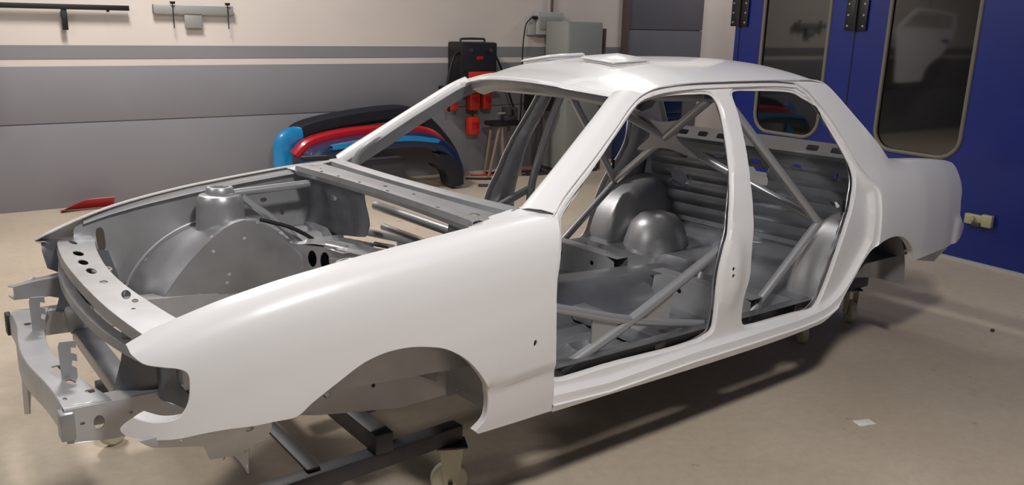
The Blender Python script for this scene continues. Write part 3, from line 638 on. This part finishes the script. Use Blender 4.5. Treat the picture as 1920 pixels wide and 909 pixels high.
# ---- floor pan with tunnel and pressings
def fz_(x, y):
    a = np.abs(y); tun = itp(a, [0, .07, .11, .15, .18], [1, .97, .75, .15, 0])
    th_ = itp(x, [.55, .9, 1.8, 2.2], [.20, .17, .13, .10])
    z = .285 + tun * th_
    z = z + itp(x, [.45, .55, .72, .80], [.30, .28, .05, 0]) * (1 - tun)
    z = z + .010 * (np.sin(y * 70) > .55) * (a > .2) * (x > .85) * (x < 1.7)
    for cx, cy, rr_ in ((1.05, .45, .06), (1.5, .45, .06), (2.0, .42, .07), (1.05, -.45, .06), (1.5, -.45, .06), (2.0, -.42, .07)):
        q = np.hypot(x - cx, y - cy); z = z + .012 * (q < rr_) - .02 * (q < rr_ * .5)
    z = z + itp(x, [1.93, 2.08, 2.12, 2.5, 2.62, 2.66], [0, .0, .10, .12, .17, .20]) * (1 - tun * .6)
    return z
xs = np.linspace(.45, 3.42, 120); ys = np.linspace(-.72, .72, 97)
fl = from_bm('floor_pan', grid_mesh([[(x, y, float(fz_(x, y))) for y in ys] for x in xs]), SILVER_D, car, ang=40); solid(fl, .003)
# seat crossmember
for s in (-1, 1):
    sheet('seat_crossmember', [(.12, .0), (.70, .0), (.70, .14), (.66, .15), (.20, .15), (.14, .13)], [oval(.3, .09, .014, .012), oval(.55, .09, .014, .012)], lambda v: np.stack([1.80 + 0 * v[:, 0], s * v[:, 0], .285 + v[:, 1]], 1), SILVER, car, step=.04)
    loft('seat_crossmember', [[(1.80, s * .12, .435), (1.80, s * .70, .435)], [(1.88, s * .12, .435), (1.88, s * .70, .435)], [(1.885, s * .12, .30), (1.885, s * .70, .30)]], SILVER, car, 10, .003)
    box('front_seat_mount', (1.28, s * .42, .33), (.07, .50, .07), SILVER, car, .01)
    # rear wheel tub and damper turret
    rows = []
    for i in range(25):
        a = math.radians(180 - i * 180 / 24); row = []
        for j in range(12):
            t = j / 11; rr_ = .40 * (1 - .0 * t) * math.sqrt(max(0, 1 - max(0, (t - .55) / .45) ** 2 * .75)); row.append((2.60 + rr_ * math.cos(a), s * (.76 - .24 * t), .34 + rr_ * math.sin(a)))
        rows.append(row)
    o = from_bm('rear_wheel_tub', grid_mesh(rows), SILVER, car, ang=60); solid(o, .003)
    if s > 0: lathe('spring_dome', [(.20, .30), (.18, .42), (.15, .52), (.10, .57), (.05, .585), (0, .59)], SILVER, car, (2.36, s * .37, 0))
    # boot side inner wall
    sheet('rear_quarter_inner', cr([(2.55, .60, 's'), (2.62, .96, 's'), (3.42, .92, 's'), (3.45, .50, 's'), (3.0, .50), (2.9, .6), (2.6, .66)], 2), [oval(2.75, .8, .03, .05), oval(3.1, .8, .06, .04)], lambda v: np.stack([v[:, 0], s * (.70 - .04 * np.clip((v[:, 0] - 3) / .4, 0, 1)), v[:, 1]], 1), SILVER_D, car, step=.05)
# rear bulkhead with openings
bk = [(-.66, .45), (.66, .45), (.66, 1.0), (-.66, 1.0)]
bkh = [[(-.0, .795), (-.165, .795), (-.17, .885), (-.01, .885)], oval(-.1, .92, .03, .012, 0, 12, 4), oval(-.35, .925, .025, .01, 0, 12, 4), oval(.15, .92, .03, .012, 0, 12, 4), oval(.4, .9, .03, .015, 0, 12, 4), oval(-.56, .90, .014, .014), oval(-.57, .76, .012, .016), oval(.45, .75, .06, .05, 0, 16, 3)]
sheet('rear_bulkhead', bk, bkh, lambda v: np.stack([2.66 - .10 * (v[:, 1] - .45) / .5 + .012 * (np.abs((v[:, 1] * 14) % 1 - .5) < .2), v[:, 0], v[:, 1]], 1), SILVER_D, car, step=.025)
sh_h = [oval(y, .036, .034, .017, 0, 12, 5) for y in (-.565, -.43, .015, .13, .26, .40)]
sheet('parcel_shelf_edge', [(-.64, 0), (.64, 0), (.64, .07), (.30, .078), (-.30, .078), (-.64, .07)], sh_h, lambda v: np.stack([2.54 + .55 * v[:, 1], v[:, 0], .998 + .80 * v[:, 1]], 1), WHITE, car, step=.02)
loft('parcel_shelf', [[(2.582, -.63, 1.056), (2.582, .63, 1.056)], [(2.60, -.63, 1.045), (2.60, .63, 1.045)], [(2.72, -.63, .99), (2.72, .63, .99)], [(2.73, -.62, .95), (2.73, .62, .95)]], WHITE, car, 12, .003)
# rear end panel
loft('rear_panel', [[(3.47, y, .72 + .2 * max(0, abs(y) - .55) / .15) for y in np.linspace(-.70, .70, 20)], [(3.49, y, .66) for y in np.linspace(-.72, .72, 20)], [(3.48, y, .52) for y in np.linspace(-.70, .70, 20)]], WHITE, car, 20, .003)
for s in (-1, 1):
    loft('rear_valance_bracket', [[(2.98, s * .79, .50), (3.2, s * .785, .51), (3.50, s * .75, .53)], [(3.02, s * .785, .475), (3.22, s * .775, .465), (3.46, s * .74, .47)], [(3.15, s * .77, .45), (3.30, s * .76, .425), (3.40, s * .72, .42)]], SILVER, car, 8, .004)
# ---- roll cage
cage = tube('roll_cage', [(1.66, -.66, .32), (1.66, -.66, .70), (1.715, -.64, .95), (1.735, -.53, 1.23), (1.735, -.44, 1.285), (1.735, .44, 1.285), (1.735, .53, 1.23), (1.715, .64, .95), (1.66, .66, .70), (1.66, .66, .32)], .021, TUBE, car, 5)
def ct(name, *p, r=.0205): return tube(name, list(p), r, TUBE, cage, 5)
GX = (1.945, 0, 1.07)
for s in (-1, 1):
    ct('rear_stay', (1.76, s * .51, 1.265), (2.30, s * .665, .72))
    ct('diagonal_brace', (1.745, s * .43, 1.275), (2.30, -s * .665, .725))
    ct('lower_brace', (2.30, s * .665, .715), (1.80, s * .665, .32))
    ct('door_bar', (.70, s * .70, .342), (1.085, s * .70, .485), (1.66, s * .68, .72))
    ct('door_bar', (.64, s * .70, .60), (1.085, s * .70, .470), (1.66, s * .67, .34), r=.018)
    ct('side_tube', (.60, s * .66, .60), (.61, s * .655, .93), (.67, s * .64, 1.01), (.858, s * .598, 1.123), (1.09, s * .540, 1.269), (1.25, s * .49, 1.292), (1.735, s * .46, 1.285))
    sheet('gusset_plate', [(.88, .44), (1.08, .485), (1.00, .43), (.90, .40)] if 0 else [(.86, .545), (1.09, .478), (.86, .405)], [], lambda v: np.stack([v[:, 0], 0 * v[:, 0] + s * .70, v[:, 1]], 1), TUBE, cage, step=.05, th=.006)
    sheet('gusset_plate', [(1.09, .478), (1.29, .56), (1.27, .43)], [], lambda v: np.stack([v[:, 0], 0 * v[:, 0] + s * .70, v[:, 1]], 1), TUBE, cage, step=.05, th=.006)
ct('dash_bar', (.70, .62, .725), (.70, -.62, .725)); ct('lower_dash_bar', (.74, .62, .62), (.74, -.62, .62), r=.016)
ct('front_roof_bar', (1.17, .46, 1.285), (1.17, -.46, 1.285))
# star gusset in the middle of the X
def star(v):
    return np.stack([GX[0] + v[:, 1] * -.40 , v[:, 0], GX[2] + v[:, 1] * 1.0], 1)
st = []
for k in range(4):
    c = [(-.20, .095), (.20, .095), (.20, -.095), (-.20, -.095)][k]; n_ = [(0, .065), (.085, 0), (0, -.065), (-.085, 0)][k]
    st += [c, n_]
sheet('gusset_plate', cr(st, 5, True), [], star, TUBE, cage, step=.03, th=.006)

# ================================================================== DOLLY UNDER THE SHELL
dol = thing('body_dolly', 'dark steel dolly frame under the car shell', 'dolly')
dol.matrix_world = MT
def cbeam(name, a, b, w_, h, m=STEEL):
    A, B = Vector(a), Vector(b); d = B - A; L = d.length; c = (A + B) / 2
    R = d.to_track_quat('X', 'Z').to_matrix(); return box(name, c, (L, w_, h), m, dol, .004, R)
BZ = .12
cbeam('long_beam', (-.55, -.56, BZ), (.42, -.50, BZ), .06, .06)
cbeam('long_beam', (-.55, .56, BZ), (.42, .50, BZ), .06, .06)
cbeam('cross_beam', (.10, .50, .185), (.09, -.56, .185), .065, .07)
cbeam('cross_beam', (-.135, .56, .155), (-.15, -.54, .155), .045, .012)
for s in (-1, 1):
    cbeam('upright_post', (.16, s * .30, .185), (.16, s * .30, .37), .05, .05)
    cbeam('long_beam', (2.62, s * .37, BZ + .082), (3.40, s * .33, BZ + .082), .06, .06)
    cbeam('upright_post', (2.75, s * .20, BZ + .08), (2.75, s * .20, .36), .05, .06)
cbeam('cross_beam', (2.80, .40, BZ + .082), (2.80, -.40, BZ + .082), .06, .058)
cbeam('cross_beam', (3.30, .36, BZ + .082), (3.30, -.36, BZ + .082), .06, .058)
cbeam('long_beam', (.15, 0, .185), (2.82, 0, .20), .06, .05)
def add_caster(x, y, a):
    R = Matrix.Rotation(a, 4, 'Z'); T = Matrix.Translation((x, y, 0)); M_ = T @ R
    P = bpy.data.objects.new('caster', None); COL.objects.link(P); P.parent = dol; P.matrix_local = M_
    zf = (-0.1150466 + .0264294 * x + .0188227 * y) / .9994735; g = .066; zc = zf + g; zp = BZ - .034 + (.082 if x > 2 else 0)
    lathe('caster_wheel', [(0, -.012), (.02, -.012), (.022, -.020), (.05, -.020), (g - .006, -.019), (g, -.012), (g, .012), (g - .006, .019), (.05, .020), (.022, .020), (.02, .012), (0, .012)], CASTER, P, (0, 0, zc), 'y', 32)
    for s in (-1, 1):
        sheet('caster_fork', [(-.035, zp - .012), (.045, zp - .012), (.036, zc + .03), (.022, zc - .012), (0, zc - .022), (-.022, zc - .008), (-.03, zc + .05)], [], lambda v: np.stack([v[:, 0], s * (.026) + 0 * v[:, 0], v[:, 1]], 1), CASTER, P, step=.03, th=.003)
    box('fork_crown', (.005, 0, zp - .012), (.08, .056, .006), CASTER, P, .002)
    box('caster_plate', (0.005, 0, zp), (.11, .085, .008), STEEL, P, .002); box('caster_bearing', (0.0, 0, zp - .008), (.06, .06, .010), ORANGE, P, .003)
    lathe('axle_nut', [(0, .012), (.009, .012), (.009, 0)], CASTG, P, (0, -.041, zc), 'y', 6)
for x, y, a in ((.375, -.515, -.45), (.375, .515, -.4), (-.50, .56, .6), (-.50, -.56, .2), (3.29, -.33, .9), (2.76, -.37, .8), (3.29, .33, 1.1), (2.76, .37, 1.2)): add_caster(x, y, a)

# ================================================================== THINGS ON AND BY THE LEFT WALL
def wthing(name, label, cat, loc, group=None): return thing(name, label, cat, loc, 0, group)
tb = wthing('wall_rack_bar', 'black T-shaped bar bracket on the cream wall, leftmost of the wall brackets', 'wall bracket', (-.07, WY, 1.68))
box('bar', (-.10, -.075, 0), (1.19, .04, .042), BLACKP, tb); box('stem', (0, -.07, -.10), (.042, .03, .17), BLACKP, tb)
box('wall_mount', (0, -.03, -.06), (.04, .06, .05), BLACKP, tb); 
for x in (-.5, .33): lathe('end_bolt', [(0, -.035), (.012, -.035), (.012, -.02), (0, -.02)], BLACKP, tb, (x, -.075, 0), 'z', 10)
gb = wthing('wall_plate_bracket', 'grey flat T-shaped plate bracket with two black pins on the cream wall', 'wall bracket', (.96, WY, 1.68))
box('plate', (0, -.06, 0), (.68, .012, .072), BRK, gb); box('stem', (-.01, -.05, -.09), (.15, .012, .13), BRK, gb); box('wall_mount', (0, -.025, -.02), (.10, .05, .05), BRK, gb)
box('edge_flange', (-.335, -.05, 0), (.012, .03, .076), BLACKP, gb, .001); box('edge_flange', (.335, -.05, 0), (.012, .03, .076), STEEL, gb, .001)
for x in (-.18, .29):
    pn = tube('pin', [(x, -.075, .05), (x, -.075, -.16)], .0045, BLACKP, gb); lathe('pin_head', [(0, .012), (.024, .012), (.020, -.01), (0, -.01)], BLACKP, pn, (x, -.075, .055), 'z', 14)
# electrical box, conduit, socket, cable
eb = wthing('electrical_box', 'grey electrical enclosure on the cream wall with a brown conduit', 'electrical box', (4.82, WY, 1.63))
box('enclosure', (0, -.06, 0), (.36, .12, .25), PLGREY, eb, .012); cv = box('cover', (-.01, -.125, 0), (.29, .012, .14), FOIL, eb, .008)
box('cover_label', (.06, -.133, -.03), (.12, .003, .03), PLGREY, cv, .001); box('socket', (-.23, -.04, -.03), (.09, .08, .20), PLGREY, eb, .01)
tube('upper_conduit', [(.07, -.03, .12), (.07, -.03, 2.3)], .016, BROWN, eb); tube('lower_conduit', [(.06, -.03, -.12), (.06, -.03, -1.0)], .019, BROWN, eb)
tag(tube('power_cable', [(4.60, WY - .10, 1.69), (4.55, WY - .12, 1.69), (4.50, WY - .08, 1.60), (4.49, WY - .05, 1.30), (4.49, WY - .05, .8), (4.44, WY - .06, .35), (4.2, WY - .12, .02)], .007, BLACKP), 'black power cable hanging from the electrical box on the wall', 'cable')
lathe('plug', [(0, -.03), (.018, -.03), (.02, .02), (0, .03)], BLACKP, bpy.data.objects['power_cable'], (4.605, WY - .115, 1.69), 'x', 12)
tag(box('wall_switch', (5.01, WY - .02, 1.63), (.07, .04, .08), PLGREY), 'small grey switch on the cream wall right of the electrical box', 'switch')
# tall galvanised locker
lk = wthing('metal_locker', 'tall light grey sheet metal locker in front of the cream wall', 'locker', (4.93, 4.75, 0))
box('carcass', (0, 0, .83), (.48, .40, 1.655), FOIL, lk, .008); box('door_leaf', (0, -.207, .84), (.465, .014, 1.60), FOIL, lk, .004); box('plinth', (0, 0, .02), (.5, .42, .04), STEEL, lk, .003)
tube('door_handle', [(-.19, -.225, .80), (-.19, -.225, .90)], .008, STEEL, lk)
tag(box('brown_board', (5.235, 4.70, .80), (.03, .25, 1.58), BROWN), 'narrow brown board standing at the right side of the grey locker', 'board')
# welder and orange red tools
wl = wthing('welding_machine', 'black and red welding machine on a wall shelf', 'welding machine', (3.755, 4.98, .965))
box('housing', (0, 0, .235), (.44, .30, .45), BLACKP, wl, .02); box('front_panel', (0, -.152, .30), (.39, .01, .27), BLKPL, wl, .004); box('red_band', (.03, -.153, .10), (.33, .012, .12), ORANGE, wl, .006)
box('display', (.0, -.158, .30), (.08, .006, .035), RED, wl, .002)
for x in (-.11, .13): lathe('dial', [(0, .012), (.022, .012), (.024, 0), (0, 0)], STEEL, wl, (x, -.158, .38), 'y', 16, rot=Matrix.Rotation(math.pi, 3, 'Z'))
tube('carry_handle', [(-.15, 0, .46), (-.14, 0, .49), (.14, 0, .49), (.15, 0, .46)], .012, STEEL, wl)
tube('cable', [(-.22, -.10, .36), (-.30, -.12, .30), (-.36, -.12, .05), (-.34, -.10, -.25)], .014, BLACKP, wl)
tube('cable', [(.22, -.05, .38), (.34, -.03, .20), (.50, .0, -.15), (.62, .05, -.40), (.60, .05, -.8)], .012, BLACKP, wl)
tag(box('wall_shelf', (3.75, 5.0, .945), (.62, .32, .03), BLACKP), 'black wall shelf carrying the welding machine', 'shelf')
rk = box('tool_rail', (3.75, 5.10, .90), (.62, .04, .05), STEEL); tag(rk, 'dark steel rail below the wall shelf with orange red tools hanging from it', 'rail')
def hangtool(x, z, h, wd, label):
    t = wthing('power_tool', label, 'tool', (x, 5.03, z), 'orange red tools under the welding machine')
    box('body', (0, 0, 0), (wd, .09, h), ORANGE, t, .018); box('label_plate', (0, -.047, .01), (wd * .6, .006, h * .35), RED, t, .002)
    tube('hanging_hook', [(0, 0, h / 2 - .01), (0, 0, h / 2 + .05), (0, .03, h / 2 + .06)], .008, BLACKP, t)
hangtool(3.53, .80, .19, .13, 'orange red tool hanging on the rail, left of the three upper ones')
hangtool(3.80, .80, .20, .13, 'orange red tool hanging on the rail, middle of the three upper ones')
hangtool(3.965, .80, .19, .11, 'orange red tool hanging on the rail, right of the three upper ones')
hangtool(3.80, .53, .20, .14, 'orange red tool hanging lowest, below the middle one')
# wooden trestle
tr = wthing('wooden_trestle', 'small trestle with dark top and pale wooden legs by the wall', 'trestle', (4.05, 4.80, 0))
box('top', (0, 0, .575), (.36, .22, .045), BLACKP, tr)
for a, b in (((-.10, -.08, .55), (-.26, -.12, 0)), ((-.07, -.08, .55), (-.06, -.12, 0)), ((.12, -.08, .55), (.16, -.12, 0)), ((.12, .08, .55), (.16, .12, 0)), ((-.10, .08, .55), (-.16, .12, 0))): tube('leg', [a, b], .017, WOOD, tr)
vs_ = wthing('bench_vice', 'dark grey vice standing on the small wooden trestle', 'vice', (4.12, 4.80, .598))
box('base', (0, 0, .03), (.14, .12, .06), STEEL, vs_, .008); box('jaw', (-.03, 0, .10), (.05, .14, .09), STEEL, vs_, .008); box('jaw', (.05, 0, .10), (.04, .14, .09), STEEL, vs_, .008); tube('screw', [(-.14, 0, .08), (.12, 0, .08)], .012, FOIL, vs_)
cs = wthing('tool_case', 'black case with a white top on a dark post', 'case', (4.47, 4.72, .70))
box('case_body', (0, 0, .10), (.28, .22, .20), BLACKP, cs, .01); box('case_lid', (.04, 0, .215), (.16, .16, .03), PAPER, cs, .006); box('post', (0, 0, -.35), (.06, .06, .70), STEEL, cs, .004); box('foot', (0, 0, -.69), (.26, .24, .02), STEEL, cs, .003)
# cables and scrap on the floor
def clabel(pts, r, m, label, cat='cable', name='floor_cable'): return tag(tube(name, pts, r, m), label, cat)
clabel([(3.55, 4.75, .012), (3.85, 4.60, .012), (4.1, 4.72, .012), (4.35, 4.62, .012), (4.5, 4.75, .012), (4.2, 4.85, .012), (3.9, 4.95, .012)], .012, BLACKP, 'black cable lying in loops on the floor by the trestle')
clabel([(3.7, 4.9, .010), (4.0, 4.82, .010), (4.3, 4.98, .010), (4.6, 4.85, .010)], .009, RED, 'thin red cable on the floor below the orange red tools')
tag(box('steel_offcut', (3.62, 4.28, .012), (.34, .05, .024), STEEL, rot=Matrix.Rotation(-.5, 3, 'Z')), 'flat dark steel offcut on the floor beside the blue bumpers', 'offcut')

# ---- bumper covers leaning in front of the wall
def bumper(name, label, path, prof, m, y0, group='bumper covers stacked against the grey wall', parent=None):
    """profile (depth y, radial r) swept along an arching path in x-z"""
    P = even(cr(path, 8), 60); T = np.gradient(P, axis=0); T /= np.linalg.norm(T, axis=1)[:, None]; N = np.stack([-T[:, 1], T[:, 0]], 1)
    rows = []
    for i in range(60):
        e = min(1, min(i, 59 - i) / 6) ** .5 * .25 + .75
        rows.append([(P[i, 0] + N[i, 0] * r * e, y0 + d, P[i, 1] + N[i, 1] * r * e) for d, r in prof])
    o = from_bm(name, grid_mesh(rows), m, parent, ang=50); solid(o, .006)
    if parent is None: tag(o, label, 'bumper', group)
    return o
CPF = [(.20, -.07), (.08, -.075), (.015, -.06), (0, -.02), (.0, .03), (.02, .06), (.10, .07), (.22, .07)]
TPF = [(.12, -.035), (.02, -.04), (0, -.02), (0, .02), (.02, .04), (.12, .035)]
bumper('bumper_cover', 'black bumper cover arching highest behind the red one', [(1.66, .46), (1.82, .60), (2.2, .68), (2.75, .73), (3.02, .70), (3.22, .55), (3.42, .32), (3.50, .18)], [(.2, -.09), (.05, -.09), (0, -.05), (0, .04), (.04, .06), (.2, .06)], BLKPL, 4.82)
bumper('bumper_cover', 'red bumper cover in the middle of the stack by the wall', [(1.66, .40), (1.80, .51), (2.1, .575), (2.5, .60), (2.85, .59), (3.10, .52), (3.27, .36)], TPF, RED, 4.62)
nb = bumper('bumper_cover', 'dark blue bumper cover below the red one with its end on the floor', [(1.70, .30), (1.85, .43), (2.2, .49), (2.6, .51), (2.95, .49), (3.14, .38), (3.25, .20), (3.28, .08)], CPF, NAVY, 4.38)
bumper('trim_strip', 'light blue bumper strip lying under the red bumper', [(1.9, .50), (2.3, .535), (2.7, .54), (3.0, .50)], [(.06, -.02), (0, -.02), (0, .02), (.06, .02)], CYAN, 4.33, parent=nb)
o = bumper('bumper_end_cover', 'light blue bumper end standing leftmost in the stack', [(1.57, .10), (1.565, .32), (1.58, .50), (1.66, .575), (1.78, .59)], [(.06, -.125), (.02, -.11), (0, -.05), (0, .02), (.02, .06), (.06, .06)], CYAN, 4.755)
o = bumper('bumper_cover', 'light blue bumper corner peeking above the black bumper', [(1.98, .60), (2.10, .685), (2.22, .70), (2.32, .64)], [(.1, -.03), (0, -.03), (0, .02), (.1, .02)], CYAN, 4.95)
bumper('bumper_end', 'black bumper end standing lowest at the right of the stack', [(3.02, .34), (3.14, .30), (3.22, .20), (3.26, .04)], [(.2, -.12), (.02, -.12), (0, -.05), (0, .03), (.2, .03)], BLKPL, 4.34, parent=nb)
pl = wthing('body_panel', 'red curved body panel lying on the floor at the wall far left', 'body panel', (0, 5.0, 0))
from_bm('skin', grid_mesh([[(-.27 + .42 * t, .04 - .10 * math.sin(u * 1.5) , (.012 + .085 * math.sin(min(1, t * 1.6) * math.pi / 2)) * math.sin(u * math.pi * .5) + .006) for u in np.linspace(0, 1, 8)] for t in np.linspace(0, 1, 16)]), RED, pl)
solid(bpy.data.objects['skin'], .006)
# grey box standing behind the bumpers and pallet under them
tag(box('flat_crate', (2.45, 5.0, .13), (.9, .25, .26), GREYD, bev=.01), 'flat grey crate under the stacked bumper covers', 'crate')
# navy cabinet and barrel behind the shell
nc = wthing('tool_cabinet', 'dark blue tool cabinet seen through the rear door opening', 'cabinet', (5.55, 4.15, 0))
box('body', (0, 0, .50), (.62, .45, .96), NAVY, nc, .012)
for k in range(4): d_ = box('drawer', (0, -.232, .17 + k * .21), (.56, .02, .19), NAVY, nc, .006); tube('handle', [(-.2, -.25, .23 + k * .21), (.2, -.25, .23 + k * .21)], .006, BLACKP, d_)
for a in (-.25, .25):
    for b in (-.17, .17): lathe('wheel', [(0, -.012), (.025, -.012), (.025, .012), (0, .012)], BLACKP, nc, (a, b, .026), 'y', 14)
tag(box('paper_scrap', (2.223, -.935, .003), (.085, .05, .004), PAPER, bev=.001, rot=Matrix.Rotation(-.3, 3, 'Z')), 'small white paper scrap lying on the concrete floor', 'paper')
# paper cup in the engine bay
cp_ = bpy.data.objects.new('paper_cup', None); COL.objects.link(cp_); cp_.matrix_world = MT @ Matrix.Translation((-.525, .445, .51))
tag(cp_, 'white paper cup standing in the engine bay behind the front panel', 'cup')
lathe('cup_wall', [(0, .002), (.030, .002), (.040, .115), (.038, .115), (.028, .006), (0, .006)], PAPER, cp_); lathe('cup_rim', [(.0405, .113), (.0425, .116), (.0405, .119), (.038, .116), (.0405, .113)], PAPER, cp_)
for a in (3.6, 4.2): box('red_print', (.037 * math.cos(a), .037 * math.sin(a), .06), (.01, .012, .012), RED, cp_, .002)
# car door hanging left of the frame (it shows in the booth glass)
cdr = wthing('detached_car_door', 'white car door hung in front of the cream wall, mirrored in the booth window', 'car door', (0, 4.85, 0))
do = cr([(-.75, 1.69, 's'), (-1.17, 1.97), (-1.3, 1.985), (-2.25, 1.93), (-2.33, 1.88), (-2.36, 1.64, 's'), (-2.30, 1.55), (-2.05, 1.32), (-1.62, 1.10), (-1.5, .87, 's'), (-.82, .86), (-.78, .95), (-.73, 1.60, 's')], 4)
dh = cr([(-.85, 1.70, 's'), (-1.2, 1.92), (-1.35, 1.94), (-2.2, 1.88), (-2.29, 1.68, 's')], 4)
sheet('door_skin', do, [dh], lambda v: np.stack([v[:, 0], -.04 * np.clip((1.6 - v[:, 1]) / .4, 0, 1), v[:, 1]], 1), WHITE, cdr, step=.06, th=.03)
box('door_pull', (-2.05, -.05, 1.50), (.16, .03, .03), BLACKP, cdr); tube('hanging_wire', [(-1.55, 0, 1.92), (-1.55, 0, 4.0)], .005, STEEL, cdr)

for k, (x, y, a, sx_, sy_) in enumerate(((3.9, -.62, .4, .05, .02), (2.62, -1.55, 1.1, .03, .012), (1.1, -1.32, .2, .02, .015), (4.9, .95, .1, .16, .03), (3.6, -1.0, 2, .03, .012))):
    tag(box('floor_chip', (x, y, .003), (sx_, sy_, .004), STEEL, rot=Matrix.Rotation(a, 3, 'Z')), ['small dark chip on the floor right of the car shadow', 'tiny dark chip on the floor beyond the paper scrap', 'tiny dark chip on the floor nearest the camera', 'long flat dark scrap on the floor at the foot of the blue wall', 'tiny dark chip on the floor between the shadow and the blue wall'][k], 'debris')
